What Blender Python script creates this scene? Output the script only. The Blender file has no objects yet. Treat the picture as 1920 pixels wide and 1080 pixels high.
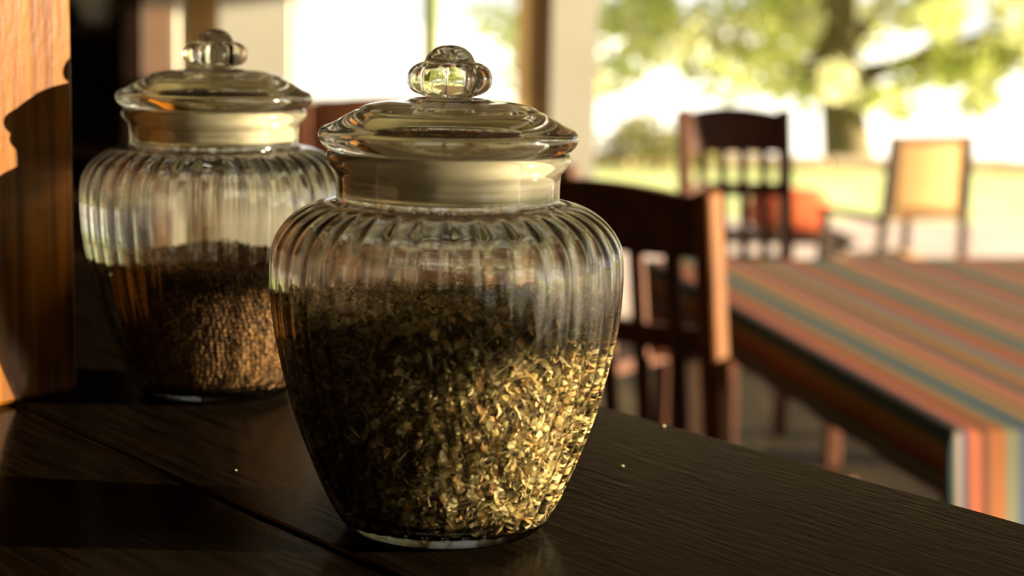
import bpy, math, random
import numpy as np
from mathutils import Vector, Matrix

# ------------------------------------------------------------------ camera, light, exposure
sc = bpy.context.scene
COL = sc.collection
PI = math.pi
CAM_Z = 1.30

cam_d = bpy.data.cameras.new('camera')
cam = bpy.data.objects.new('camera', cam_d)
COL.objects.link(cam)
cam_d.sensor_width = 36.0
cam_d.lens = 3500.0 / 1920.0 * 36.0
cam_d.clip_start = 0.02
cam_d.clip_end = 900.0
cam.location = (0, 0, CAM_Z)
cam.matrix_world = (Matrix.Translation((0, 0, CAM_Z)) @ Matrix.Rotation(math.radians(90 - 8.77), 4, 'X')
                    @ Matrix.Rotation(math.radians(1.1), 4, 'Z'))
cam_d.dof.use_dof = True
cam_d.dof.focus_distance = 0.92
cam_d.dof.aperture_fstop = 6.8
sc.camera = cam

world = bpy.data.worlds.new('hazy_sky')
sc.world = world
world.use_nodes = True
bg = world.node_tree.nodes['Background']
bg.inputs['Color'].default_value = (1.0, 0.985, 0.95, 1)
bg.inputs['Strength'].default_value = 1.12

sun_d = bpy.data.lights.new('low_sun', 'SUN')
sun = bpy.data.objects.new('low_sun', sun_d)
COL.objects.link(sun)
sun_d.energy = 30.0
sun_d.color = (1.0, 0.83, 0.55)
sun_d.angle = math.radians(0.53)
SUN_AZ, SUN_EL = math.radians(-4.0), math.radians(7.5)
to_sun = Vector((math.cos(SUN_EL) * math.cos(SUN_AZ), math.cos(SUN_EL) * math.sin(SUN_AZ), math.sin(SUN_EL)))
sun.rotation_euler = to_sun.to_track_quat('Z', 'Y').to_euler()
sun.location = (6, -1, 3)

vs = sc.view_settings
vs.view_transform = 'Standard'
vs.look = 'None'
vs.exposure = 0.35
vs.gamma = 1.0
vs.use_curve_mapping = False
cy = sc.cycles
cy.max_bounces = 24
cy.diffuse_bounces = 4
cy.glossy_bounces = 8
cy.transmission_bounces = 20
cy.transparent_max_bounces = 16
cy.sample_clamp_indirect = 6.0
cy.caustics_reflective = True
cy.caustics_refractive = True
cy.blur_glossy = 0.3

rng = random.Random(7)
nrng = np.random.default_rng(11)

# ------------------------------------------------------------------ materials
def new_mat(name):
    m = bpy.data.materials.new(name)
    m.use_nodes = True
    nt = m.node_tree
    return m, nt, nt.nodes['Principled BSDF']

def setp(b, **kw):
    for k, v in kw.items():
        k = k.replace('_', ' ')
        if isinstance(v, tuple) and len(v) == 3:
            v = (*v, 1)
        b.inputs[k].default_value = v

def mottled(name, c1, c2, scale=6.0, rough=0.6, stretch=(1, 1, 1), bump=0.0, detail=5.0, spec=0.4, lo=0.35, hi=0.65):
    m, nt, b = new_mat(name)
    tc = nt.nodes.new('ShaderNodeTexCoord')
    mp = nt.nodes.new('ShaderNodeMapping')
    mp.inputs['Scale'].default_value = stretch
    nz = nt.nodes.new('ShaderNodeTexNoise')
    nz.inputs['Scale'].default_value = scale
    nz.inputs['Detail'].default_value = detail
    rp = nt.nodes.new('ShaderNodeValToRGB')
    rp.color_ramp.elements[0].position = lo
    rp.color_ramp.elements[1].position = hi
    rp.color_ramp.elements[0].color = (*c1, 1)
    rp.color_ramp.elements[1].color = (*c2, 1)
    L = nt.links.new
    L(tc.outputs['Object'], mp.inputs['Vector'])
    L(mp.outputs['Vector'], nz.inputs['Vector'])
    L(nz.outputs['Fac'], rp.inputs['Fac'])
    L(rp.outputs['Color'], b.inputs['Base Color'])
    setp(b, Roughness=rough, Specular_IOR_Level=spec)
    if bump:
        bp = nt.nodes.new('ShaderNodeBump')
        bp.inputs['Strength'].default_value = bump
        bp.inputs['Distance'].default_value = 0.003
        L(nz.outputs['Fac'], bp.inputs['Height'])
        L(bp.outputs['Normal'], b.inputs['Normal'])
    return m

def glass_mat(name, tint, ior=1.47, rough=0.0):
    m, nt, b = new_mat(name)
    setp(b, Base_Color=tint, Roughness=rough, IOR=ior, Transmission_Weight=1.0)
    return m

M = {}
def thin_glass_mat(name, tint, clear, ior=1.45):
    """blown glass wall: Schlick reflection over a blend of refracted and straight transmission"""
    m, nt, b = new_mat(name)
    L = nt.links.new
    nt.nodes.remove(b)
    lw = nt.nodes.new('ShaderNodeLayerWeight'); lw.inputs['Blend'].default_value = 0.5
    pw = nt.nodes.new('ShaderNodeMath'); pw.operation = 'POWER'; pw.inputs[1].default_value = 5.0
    ma = nt.nodes.new('ShaderNodeMath'); ma.operation = 'MULTIPLY_ADD'; ma.inputs[1].default_value = 0.95; ma.inputs[2].default_value = 0.045
    L(lw.outputs['Facing'], pw.inputs[0]); L(pw.outputs[0], ma.inputs[0])
    rf = nt.nodes.new('ShaderNodeBsdfRefraction'); rf.inputs['Color'].default_value = (*tint, 1); rf.inputs['IOR'].default_value = ior; rf.inputs['Roughness'].default_value = 0
    tr = nt.nodes.new('ShaderNodeBsdfTransparent'); tr.inputs['Color'].default_value = (*tint, 1)
    gl = nt.nodes.new('ShaderNodeBsdfGlossy'); gl.inputs['Roughness'].default_value = 0.06
    m1 = nt.nodes.new('ShaderNodeMixShader')
    # steeper incidence and the strongly curved shoulder bend light more, flat walls less
    mf = nt.nodes.new('ShaderNodeMapRange'); mf.inputs['From Min'].default_value = 0.30; mf.inputs['From Max'].default_value = 0.72
    mf.inputs['To Min'].default_value = 1.0; mf.inputs['To Max'].default_value = 0.0
    L(lw.outputs['Facing'], mf.inputs['Value'])
    tc = nt.nodes.new('ShaderNodeTexCoord'); sp = nt.nodes.new('ShaderNodeSeparateXYZ'); L(tc.outputs['Object'], sp.inputs['Vector'])
    mz = nt.nodes.new('ShaderNodeMapRange'); mz.inputs['From Min'].default_value = 0.118; mz.inputs['From Max'].default_value = 0.140
    mz.inputs['To Min'].default_value = clear; mz.inputs['To Max'].default_value = clear * 0.45
    L(sp.outputs['Z'], mz.inputs['Value'])
    mm = nt.nodes.new('ShaderNodeMath'); mm.operation = 'MULTIPLY'
    L(mf.outputs['Result'], mm.inputs[0]); L(mz.outputs['Result'], mm.inputs[1]); L(mm.outputs[0], m1.inputs[0])
    m2 = nt.nodes.new('ShaderNodeMixShader')
    L(rf.outputs[0], m1.inputs[1]); L(tr.outputs[0], m1.inputs[2])
    L(ma.outputs[0], m2.inputs[0]); L(m1.outputs[0], m2.inputs[1]); L(gl.outputs[0], m2.inputs[2])
    L(m2.outputs[0], nt.nodes['Material Output'].inputs['Surface'])
    return m
M['jar_glass'] = thin_glass_mat('clear_ribbed_glass', (0.985, 0.985, 0.955), 0.86)
M['lid_glass'] = glass_mat('clear_lid_glass', (0.94, 0.93, 0.79), 1.47, 0.03)
M['seal'] = None
m, nt, b = new_mat('milky_plastic_seal')
setp(b, Base_Color=(0.66, 0.60, 0.46), Roughness=0.35, Subsurface_Weight=0.0, Transmission_Weight=0.35, IOR=1.3)
M['seal'] = m

def attr_mat(name, rough, spec=0.3, transl=0.0):
    m, nt, b = new_mat(name)
    a = nt.nodes.new('ShaderNodeAttribute')
    a.attribute_name = 'tone'
    nt.links.new(a.outputs['Color'], b.inputs['Base Color'])
    setp(b, Roughness=rough, Specular_IOR_Level=spec)
    if transl:
        t = nt.nodes.new('ShaderNodeBsdfTranslucent')
        nt.links.new(a.outputs['Color'], t.inputs['Color'])
        mx = nt.nodes.new('ShaderNodeMixShader')
        mx.inputs[0].default_value = transl
        out = nt.nodes['Material Output']
        nt.links.new(b.outputs[0], mx.inputs[1])
        nt.links.new(t.outputs[0], mx.inputs[2])
        nt.links.new(mx.outputs[0], out.inputs['Surface'])
    return m
M['herb'] = attr_mat('dried_herb_flakes', 0.75, 0.2, 0.15)
M['herb_core'] = mottled('herb_gap_shade', (0.02, 0.014, 0.005), (0.06, 0.042, 0.014), 260, 0.9)  # dark core: shade in the gaps between flakes is put into this colour
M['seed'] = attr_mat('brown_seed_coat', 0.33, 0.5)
M['seed_core'] = mottled('seed_gap_shade', (0.006, 0.003, 0.001), (0.015, 0.007, 0.003), 300, 0.9)  # almost black, so the gaps between seeds carry painted shade
M['leaf'] = attr_mat('fresh_leaf', 0.5, 0.3, 0.55)
M['dust'] = mottled('pale_dust', (0.12, 0.09, 0.05), (0.2, 0.16, 0.1), 300, 0.9)

# dark counter wood
def counter_mat():
    m, nt, b = new_mat('black_stained_wood')
    L = nt.links.new
    tc = nt.nodes.new('ShaderNodeTexCoord')
    mp = nt.nodes.new('ShaderNodeMapping')
    mp.inputs['Scale'].default_value = (5, 90, 30)
    nz = nt.nodes.new('ShaderNodeTexNoise'); nz.inputs['Scale'].default_value = 3.0; nz.inputs['Detail'].default_value = 8
    L(tc.outputs['Object'], mp.inputs['Vector']); L(mp.outputs['Vector'], nz.inputs['Vector'])
    rp = nt.nodes.new('ShaderNodeValToRGB')
    rp.color_ramp.elements[0].position = 0.35; rp.color_ramp.elements[0].color = (0.0018, 0.0011, 0.0006, 1)
    rp.color_ramp.elements[1].position = 0.75; rp.color_ramp.elements[1].color = (0.007, 0.0042, 0.002, 1)
    L(nz.outputs['Fac'], rp.inputs['Fac']); L(rp.outputs['Color'], b.inputs['Base Color'])
    n2 = nt.nodes.new('ShaderNodeTexNoise'); n2.inputs['Scale'].default_value = 60; n2.inputs['Detail'].default_value = 4
    mp2 = nt.nodes.new('ShaderNodeMapping'); mp2.inputs['Scale'].default_value = (1, 4, 1)
    L(tc.outputs['Object'], mp2.inputs['Vector']); L(mp2.outputs['Vector'], n2.inputs['Vector'])
    b1 = nt.nodes.new('ShaderNodeBump'); b1.inputs['Strength'].default_value = 0.25; b1.inputs['Distance'].default_value = 0.0008
    b2 = nt.nodes.new('ShaderNodeBump'); b2.inputs['Strength'].default_value = 0.2; b2.inputs['Distance'].default_value = 0.001
    L(nz.outputs['Fac'], b1.inputs['Height']); L(n2.outputs['Fac'], b2.inputs['Height'])
    L(b1.outputs['Normal'], b2.inputs['Normal']); L(b2.outputs['Normal'], b.inputs['Normal'])
    setp(b, Roughness=0.13, Specular_IOR_Level=0.5, IOR=1.08)
    return m
M['counter'] = counter_mat()

def post_mat():
    m, nt, b = new_mat('varnished_orange_pine')
    L = nt.links.new
    tc = nt.nodes.new('ShaderNodeTexCoord')
    mp = nt.nodes.new('ShaderNodeMapping'); mp.inputs['Scale'].default_value = (60, 60, 2.2)
    nz = nt.nodes.new('ShaderNodeTexNoise'); nz.inputs['Scale'].default_value = 2.0; nz.inputs['Detail'].default_value = 7
    nz.inputs['Distortion'].default_value = 0.6
    L(tc.outputs['Object'], mp.inputs['Vector']); L(mp.outputs['Vector'], nz.inputs['Vector'])
    rp = nt.nodes.new('ShaderNodeValToRGB')
    rp.color_ramp.elements[0].position = 0.32; rp.color_ramp.elements[0].color = (0.040, 0.0110, 0.0010, 1)
    rp.color_ramp.elements[1].position = 0.68; rp.color_ramp.elements[1].color = (0.118, 0.044, 0.0045, 1)
    L(nz.outputs['Fac'], rp.inputs['Fac']); L(rp.outputs['Color'], b.inputs['Base Color'])
    n2 = nt.nodes.new('ShaderNodeTexNoise'); n2.inputs['Scale'].default_value = 110; n2.inputs['Detail'].default_value = 3
    mp2 = nt.nodes.new('ShaderNodeMapping'); mp2.inputs['Scale'].default_value = (3.0, 3.0, 0.8)
    L(tc.outputs['Object'], mp2.inputs['Vector']); L(mp2.outputs['Vector'], n2.inputs['Vector'])
    b1 = nt.nodes.new('ShaderNodeBump'); b1.inputs['Strength'].default_value = 0.5; b1.inputs['Distance'].default_value = 0.001
    b2 = nt.nodes.new('ShaderNodeBump'); b2.inputs['Strength'].default_value = 0.4; b2.inputs['Distance'].default_value = 0.0008
    L(nz.outputs['Fac'], b1.inputs['Height']); L(n2.outputs['Fac'], b2.inputs['Height'])
    L(b1.outputs['Normal'], b2.inputs['Normal']); L(b2.outputs['Normal'], b.inputs['Normal'])
    setp(b, Roughness=0.34, Specular_IOR_Level=0.05)
    return m
M['post'] = post_mat()
M['red_wood'] = mottled('red_brown_wood', (0.03, 0.008, 0.003), (0.085, 0.026, 0.008), 4, 0.55, (30, 30, 2), 0.1, spec=0.15)
M['amber_wood'] = mottled('amber_wood', (0.065, 0.021, 0.004), (0.14, 0.05, 0.010), 4, 0.6, (25, 25, 2), 0.1, spec=0.12)
M['dark_wood'] = mottled('dark_brown_wood', (0.012, 0.006, 0.003), (0.045, 0.020, 0.009), 4, 0.55, (25, 25, 2), 0.1, spec=0.15)
M['tan_canvas'] = mottled('tan_canvas', (0.27, 0.155, 0.05), (0.34, 0.20, 0.07), 40, 0.85)
M['cream'] = mottled('cream_plaster', (0.82, 0.78, 0.66), (0.88, 0.84, 0.72), 5, 0.8, bump=0.1)
M['brown_paint'] = mottled('brown_painted_timber', (0.44, 0.28, 0.11), (0.54, 0.36, 0.16), 4, 0.6, (20, 20, 1))
M['dark_wall'] = mottled('dark_brown_panelling', (0.035, 0.022, 0.012), (0.06, 0.038, 0.022), 4, 0.85)
M['ceiling'] = mottled('cream_ceiling_boards', (0.42, 0.36, 0.26), (0.50, 0.44, 0.33), 4, 0.7, (1, 20, 1))
M['floor'] = mottled('worn_timber_floor', (0.012, 0.0075, 0.0025), (0.04, 0.026, 0.008), 3, 0.7, (12, 1, 1), 0.1, spec=0.08)
M['terrace'] = mottled('pale_pink_paving', (0.40, 0.29, 0.23), (0.50, 0.39, 0.32), 2.5, 0.8, bump=0.1)
M['lawn'] = mottled('mown_lawn', (0.34, 0.40, 0.10), (0.58, 0.60, 0.26), 1.2, 0.9)
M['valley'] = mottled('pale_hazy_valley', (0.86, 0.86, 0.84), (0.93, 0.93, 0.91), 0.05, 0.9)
M['green_frame'] = mottled('olive_green_paint', (0.26, 0.32, 0.08), (0.32, 0.38, 0.11), 5, 0.5)
M['stone'] = mottled('tan_stone', (0.34, 0.24, 0.13), (0.50, 0.38, 0.24), 4, 0.9, bump=0.3)
M['bark'] = mottled('olive_bark', (0.05, 0.038, 0.015), (0.14, 0.11, 0.045), 6, 0.9, (4, 4, 1), 0.5)
M['red_cloth'] = mottled('red_orange_cloth', (0.42, 0.05, 0.02), (0.62, 0.14, 0.04), 6, 0.85)
M['white_china'] = mottled('white_china', (0.62, 0.62, 0.56), (0.72, 0.72, 0.66), 5, 0.2)
M['green_glass'] = glass_mat('pale_green_bottle_glass', (0.65, 0.80, 0.68))
M['pane'] = glass_mat('window_glass', (0.98, 0.99, 0.98), 1.05)

def cloth_mat():
    m, nt, b = new_mat('woven_striped_cloth')
    L = nt.links.new
    uv = nt.nodes.new('ShaderNodeUVMap'); uv.uv_map = 'weave'
    sp = nt.nodes.new('ShaderNodeSeparateXYZ')
    L(uv.outputs['UV'], sp.inputs['Vector'])
    mul = nt.nodes.new('ShaderNodeMath'); mul.operation = 'MULTIPLY'; mul.inputs[1].default_value = 1 / 0.27
    fr = nt.nodes.new('ShaderNodeMath'); fr.operation = 'FRACT'
    L(sp.outputs['X'], mul.inputs[0]); L(mul.outputs[0], fr.inputs[0])
    rp = nt.nodes.new('ShaderNodeValToRGB')
    cr = rp.color_ramp; cr.interpolation = 'CONSTANT'
    coral = (0.33, 0.080, 0.032); teal = (0.014, 0.070, 0.080); yel = (0.26, 0.145, 0.038); blue = (0.018, 0.040, 0.10)
    mar = (0.07, 0.019, 0.013); sage = (0.10, 0.115, 0.07); orange = (0.22, 0.065, 0.014); pale = (0.30, 0.23, 0.19)
    seq = [(0, coral), (.10, pale), (.125, mar), (.17, yel), (.25, teal), (.33, blue), (.37, sage), (.44, orange),
           (.53, mar), (.57, coral), (.64, blue), (.67, pale), (.69, teal), (.76, yel), (.82, orange), (.88, mar),
           (.92, sage), (.97, blue)]
    cr.elements[0].position = 0; cr.elements[0].color = (*seq[0][1], 1)
    cr.elements[1].position = seq[1][0]; cr.elements[1].color = (*seq[1][1], 1)
    for p_, c_ in seq[2:]:
        e = cr.elements.new(p_); e.color = (*c_, 1)
    L(fr.outputs[0], rp.inputs['Fac'])
    # fine alternate warp threads
    wv = nt.nodes.new('ShaderNodeMath'); wv.operation = 'MULTIPLY'; wv.inputs[1].default_value = 900.0
    sn = nt.nodes.new('ShaderNodeMath'); sn.operation = 'SINE'
    mr = nt.nodes.new('ShaderNodeMapRange'); mr.inputs['From Min'].default_value = -1; mr.inputs['To Min'].default_value = 0.10; mr.inputs['To Max'].default_value = 0.40
    mx = nt.nodes.new('ShaderNodeMix'); mx.data_type = 'RGBA'; mx.inputs['B'].default_value = (0.07, 0.038, 0.022, 1)
    L(sp.outputs['X'], wv.inputs[0]); L(wv.outputs[0], sn.inputs[0]); L(sn.outputs[0], mr.inputs['Value'])
    L(mr.outputs['Result'], mx.inputs['Factor']); L(rp.outputs['Color'], mx.inputs['A'])
    L(mx.outputs['Result'], b.inputs['Base Color'])
    setp(b, Roughness=0.85, Specular_IOR_Level=0.2)
    return m
M['stripes'] = cloth_mat()

# ------------------------------------------------------------------ mesh helpers
class MB:
    def __init__(s):
        s.v = []; s.f = []; s.uv = None
    def add(s, vs_, fs):
        o = len(s.v)
        s.v += [tuple(x) for x in vs_]
        s.f += [tuple(i + o for i in q) for q in fs]
        return s
    def box(s, c, size, rot=None, bev=0.0):
        """bevelled box, centre c"""
        hx, hy, hz = size[0] / 2, size[1] / 2, size[2] / 2
        bv = min(bev, hx * .49, hy * .49, hz * .49)
        pts = []
        if bv <= 0:
            for x in (-hx, hx):
                for y in (-hy, hy):
                    for z in (-hz, hz):
                        pts.append(Vector((x, y, z)))
            fs = [(0, 1, 3, 2), (4, 6, 7, 5), (0, 4, 5, 1), (2, 3, 7, 6), (0, 2, 6, 4), (1, 5, 7, 3)]
        else:
            idx = {}
            for sx in (-1, 1):
                for sy in (-1, 1):
                    for sz in (-1, 1):
                        for a in range(3):
                            q = [hx - bv, hy - bv, hz - bv]
                            q[a] += bv
                            idx[(sx, sy, sz, a)] = len(pts)
                            pts.append(Vector((sx * q[0], sy * q[1], sz * q[2])))
            fs = []
            g = lambda a, b_, c_, k: idx[(a, b_, c_, k)]
            for s_ in (-1, 1):
                fs.append([g(s_, -1, -1, 0), g(s_, 1, -1, 0), g(s_, 1, 1, 0), g(s_, -1, 1, 0)][::s_])
                fs.append([g(-1, s_, -1, 1), g(-1, s_, 1, 1), g(1, s_, 1, 1), g(1, s_, -1, 1)][::s_])
                fs.append([g(-1, -1, s_, 2), g(1, -1, s_, 2), g(1, 1, s_, 2), g(-1, 1, s_, 2)][::s_])
            for a in (-1, 1):
                for b_ in (-1, 1):
                    fs.append([g(a, b_, -1, 0), g(a, b_, -1, 1), g(a, b_, 1, 1), g(a, b_, 1, 0)][::a * b_])
                    fs.append([g(a, -1, b_, 0), g(a, 1, b_, 0), g(a, 1, b_, 2), g(a, -1, b_, 2)][::a * b_])
                    fs.append([g(-1, a, b_, 1), g(-1, a, b_, 2), g(1, a, b_, 2), g(1, a, b_, 1)][::a * b_])
                    for c_ in (-1, 1):
                        fs.append([g(a, b_, c_, 0), g(a, b_, c_, 1), g(a, b_, c_, 2)][::a * b_ * c_])
        mtx = rot if rot is not None else Matrix.Identity(3)
        cc = Vector(c)
        return s.add([mtx @ p_ + cc for p_ in pts], fs)
    def bar(s, a, b_, w, d, bev=0.003, up=Vector((0, 1, 0))):
        """bar from a to b, section w x d (d along 'up')"""
        a, b_ = Vector(a), Vector(b_)
        z = (b_ - a).normalized()
        x = up.cross(z)
        if x.length < 1e-5:
            x = Vector((1, 0, 0))
        x.normalize(); y = z.cross(x)
        R = Matrix((x, y, z)).transposed()
        return s.box((a + b_) / 2, (w, d, (b_ - a).length), R, bev)
    def lathe(s, prof, n=32, rfun=None, closed=False):
        rows = len(prof); vs_ = []
        for i, (r, z) in enumerate(prof):
            for k in range(n):
                t = 2 * PI * k / n
                rr = r if rfun is None else rfun(r, z, t, i)
                vs_.append((rr * math.cos(t), rr * math.sin(t), z))
        fs = []
        R = rows if closed else rows - 1
        for i in range(R):
            j = (i + 1) % rows
            for k in range(n):
                k2 = (k + 1) % n
                fs.append((i * n + k, i * n + k2, j * n + k2, j * n + k))
        return s.add(vs_, fs)
    def tube(s, pts, rad, n=8):
        pts = [Vector(q) for q in pts]
        vs_ = []; fs = []
        for i, q in enumerate(pts):
            d = (pts[min(i + 1, len(pts) - 1)] - pts[max(i - 1, 0)]).normalized()
            x = d.orthogonal().normalized() if i == 0 else (x - d * x.dot(d)).normalized()
            y = d.cross(x)
            r = rad[i] if hasattr(rad, '__len__') else rad
            for k in range(n):
                t = 2 * PI * k / n
                vs_.append(q + x * (r * math.cos(t)) + y * (r * math.sin(t)))
        for i in range(len(pts) - 1):
            for k in range(n):
                fs.append((i * n + k, i * n + (k + 1) % n, (i + 1) * n + (k + 1) % n, (i + 1) * n + k))
        fs.append(tuple(range(n))[::-1]); fs.append(tuple(range((len(pts) - 1) * n, len(pts) * n)))
        return s.add(vs_, fs)
    def build(s, name, mat, parent=None, smooth=False):
        me = bpy.data.meshes.new(name)
        me.from_pydata(s.v, [], s.f)
        me.update()
        if smooth:
            me.polygons.foreach_set('use_smooth', [True] * len(me.polygons))
        me.materials.append(mat)
        o = bpy.data.objects.new(name, me)
        COL.objects.link(o)
        if parent is not None:
            o.parent = parent
        return o

def tag(o, label=None, cat=None, group=None, kind=None):
    if label: o['label'] = label
    if cat: o['category'] = cat
    if group: o['group'] = group
    if kind: o['kind'] = kind
    return o

def empty(name, loc=(0, 0, 0), rz=0.0):
    o = bpy.data.objects.new(name, None)
    o.empty_display_size = 0.05
    COL.objects.link(o)
    o.location = loc
    o.rotation_euler = (0, 0, rz)
    return o

def copy_tree(o, parent=None):
    c = o.copy(); COL.objects.link(c)
    if parent is not None:
        c.parent = parent
    for ch in list(o.children):
        copy_tree(ch, c)
    return c

def numpy_mesh(name, verts, faces, mat, tone=None, parent=None, smooth=False):
    """faces: (n,k) array of equal-sided faces; tone: per-vertex colour"""
    me = bpy.data.meshes.new(name)
    nf, k = faces.shape
    me.vertices.add(len(verts)); me.vertices.foreach_set('co', verts.astype(np.float32).ravel())
    me.loops.add(nf * k); me.loops.foreach_set('vertex_index', faces.astype(np.int32).ravel())
    me.polygons.add(nf)
    me.polygons.foreach_set('loop_start', np.arange(0, nf * k, k, dtype=np.int32))
    if smooth:
        me.polygons.foreach_set('use_smooth', np.ones(nf, bool))
    me.update(calc_edges=True)
    me.validate()
    if tone is not None:
        at = me.color_attributes.new('tone', 'FLOAT_COLOR', 'POINT')
        rgba = np.ones((len(verts), 4), np.float32); rgba[:, :3] = tone
        at.data.foreach_set('color', rgba.ravel())
    me.materials.append(mat)
    o = bpy.data.objects.new(name, me)
    COL.objects.link(o)
    if parent is not None:
        o.parent = parent
    return o

def spline(pts, step=0.0012):
    """Catmull-Rom through (r,z) control points; a repeated point makes a corner"""
    out = []
    segs = []
    cur = [pts[0]]
    for q in pts[1:]:
        if q == cur[-1]:
            segs.append(cur); cur = [q]
        else:
            cur.append(q)
    segs.append(cur)
    for sg in segs:
        if len(sg) < 2:
            continue
        P = [np.array(q, float) for q in sg]
        P = [2 * P[0] - P[1]] + P + [2 * P[-1] - P[-2]]
        for i in range(1, len(P) - 2):
            L_ = np.linalg.norm(P[i + 1] - P[i]); n = max(1, int(round(L_ / step)))
            for k in range(n):
                t = k / n
                q = 0.5 * ((2 * P[i]) + (-P[i - 1] + P[i + 1]) * t + (2 * P[i - 1] - 5 * P[i] + 4 * P[i + 1] - P[i + 2]) * t * t
                           + (-P[i - 1] + 3 * P[i] - 3 * P[i + 1] + P[i + 2]) * t ** 3)
                out.append((max(float(q[0]), 0.0), float(q[1])))
    out.append(tuple(map(float, pts[-1])))
    return out

# ------------------------------------------------------------------ the setting
def plane_box(name, lo, hi, mat, kind='structure'):
    c = [(a + b_) / 2 for a, b_ in zip(lo, hi)]
    s_ = [b_ - a for a, b_ in zip(lo, hi)]
    o = MB().box((0, 0, 0), s_).build(name, mat)
    o.location = c
    return tag(o, kind=kind)

plane_box('floor', (-4.2, -3.2, -0.2), (4.4, 7.6, 0.0), M['floor'])
plane_box('terrace_paving', (-8, 7.6, -0.25), (9, 11.6, -0.02), M['terrace'])
plane_box('side_paving', (4.4, -3.2, -0.25), (9, 7.6, -0.02), M['terrace'])
plane_box('lawn', (-14, 11.6, -0.3), (16, 15.7, -0.03), M['lawn'])
plane_box('lawn_side', (9, -12, -0.3), (60, 11.6, -0.03), M['lawn'])
# slope falling away behind the lawn, then the pale valley
sl = MB().add([(-30, 15.7, -0.05), (60, 15.7, -0.05), (60, 40, -7.0), (-30, 40, -7.0)], [(0, 1, 2, 3)])
sl.add([(-30, 15.7, -8.0), (60, 15.7, -8.0), (60, 40, -8.0), (-30, 40, -8.0)], [(3, 2, 1, 0)])
tag(sl.build('hill_slope', M['lawn']), kind='structure')
plane_box('valley_floor', (-260, 38, -7.6), (300, 620, -7.0), M['valley'])

plane_box('ceiling', (-4.2, -3.2, 2.55), (2.2, 6.3, 2.70), M['ceiling'])
# unseen low eaves, right and far sides, added to cut ambient light and glare
ev = MB()
ev.add([(2.2, -3.2, 2.55), (4.3, -3.2, 1.95), (4.3, 6.3, 1.95), (2.2, 6.3, 2.55), (2.2, -3.2, 2.62), (4.3, -3.2, 2.02), (4.3, 6.3, 2.02), (2.2, 6.3, 2.62)],
       [(0, 3, 2, 1), (4, 5, 6, 7), (0, 1, 5, 4), (1, 2, 6, 5), (2, 3, 7, 6), (0, 4, 7, 3)])
ev.add([(-4.2, 6.3, 2.55), (2.2, 6.3, 2.55), (4.3, 8.4, 1.98), (-4.2, 8.4, 1.98), (-4.2, 6.3, 2.62), (2.2, 6.3, 2.62), (4.3, 8.4, 2.05), (-4.2, 8.4, 2.05)],
       [(0, 3, 2, 1), (4, 5, 6, 7), (3, 7, 6, 2), (0, 4, 7, 3), (1, 2, 6, 5), (0, 1, 5, 4)])
tag(ev.build('ceiling_added_eaves', M['ceiling']), kind='structure')
# rail and posts along the open right side of the veranda
plane_box('trim_6', (2.16, -3.15, 1.432), (2.24, 5.55, 1.502), M['dark_wood'])
plane_box('trim_7', (2.15, 5.45, 0), (2.25, 5.55, 2.55), M['dark_wood'])
plane_box('trim_8', (2.15, -3.15, 0), (2.25, -3.05, 2.55), M['dark_wood'])
plane_box('trim_4', (4.18, 5.0, 0), (4.32, 5.14, 1.95), M['dark_wood'])
plane_box('trim_5', (4.18, -3.2, 0), (4.32, -3.06, 1.95), M['dark_wood'])
plane_box('wall_behind', (-4.2, -3.3, 0.0), (3.0, -3.15, 2.55), M['dark_wall'])
plane_box('wall_left', (-4.3, -3.2, 0.0), (-4.15, 6.6, 2.55), M['dark_wall'])

# far wall at y = 6: cream masonry with a window and a shaded doorway
WY = 6.0
plane_box('wall_far_left', (-4.15, WY, 0), (-1.215, WY + 0.22, 2.55), M['cream'])
plane_box('trim_1', (-1.215, WY - 0.01, 0), (-1.08, WY + 0.22, 2.55), M['cream'])          # white pilaster
plane_box('door_1', (-1.08, WY + 0.16, 0), (-0.95, WY + 0.22, 2.55), M['brown_paint'])
plane_box('wall_far', (-0.95, WY, 0), (-0.72, WY + 0.22, 2.55), M['cream'])
plane_box('wall_under_window', (-0.72, WY, 0), (0.0, WY + 0.22, 0.93), M['dark_wall'])
plane_box('wall_over_window', (-0.72, WY, 2.25), (0.0, WY + 0.22, 2.55), M['cream'])
plane_box('trim_2', (0.0, WY + 0.005, 0), (0.112, WY + 0.18, 2.55), M['brown_paint'])        # brown door post
plane_box('trim_3', (0.112, WY, 0), (0.258, WY + 0.22, 2.55), M['cream'])            # cream column
w = empty('window_1', (-0.36, WY + 0.03, 0.93)); tag(w, kind='structure')
MB().box((0.085, 0, 0.66), (0.05, 0.05, 1.24), None, .004).build('mullion', M['green_frame'], w)
MB().box((0, 0.05, 0.02), (0.72, 0.20, 0.04), None, .006).build('window_sill', M['cream'], w)
MB().box((0, 0, 1.30), (0.72, 0.05, 0.04), None, .004).build('top_rail', M['green_frame'], w)
for sx, wd in ((-0.15, 0.42), (0.235, 0.25)):
    MB().box((sx, 0, 0.66), (wd, 0.004, 1.24)).build('pane', M['pane'], w)

# ------------------------------------------------------------------ counter
HC = 1.0494
U = Vector((-math.cos(math.radians(52)), math.sin(math.radians(52)), 0))      # along the counter, away to the left
V = Vector((math.sin(math.radians(52)), math.cos(math.radians(52)), 0))       # across, towards the far edge
EDGE = Vector((0.0567, 1.1479, HC))                                           # a point on the far edge
counter = empty('bar_counter', (EDGE.x, EDGE.y, 0), math.radians(128))
tag(counter, 'black stained wooden counter of broad planks carrying both glass jars', 'counter')
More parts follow.
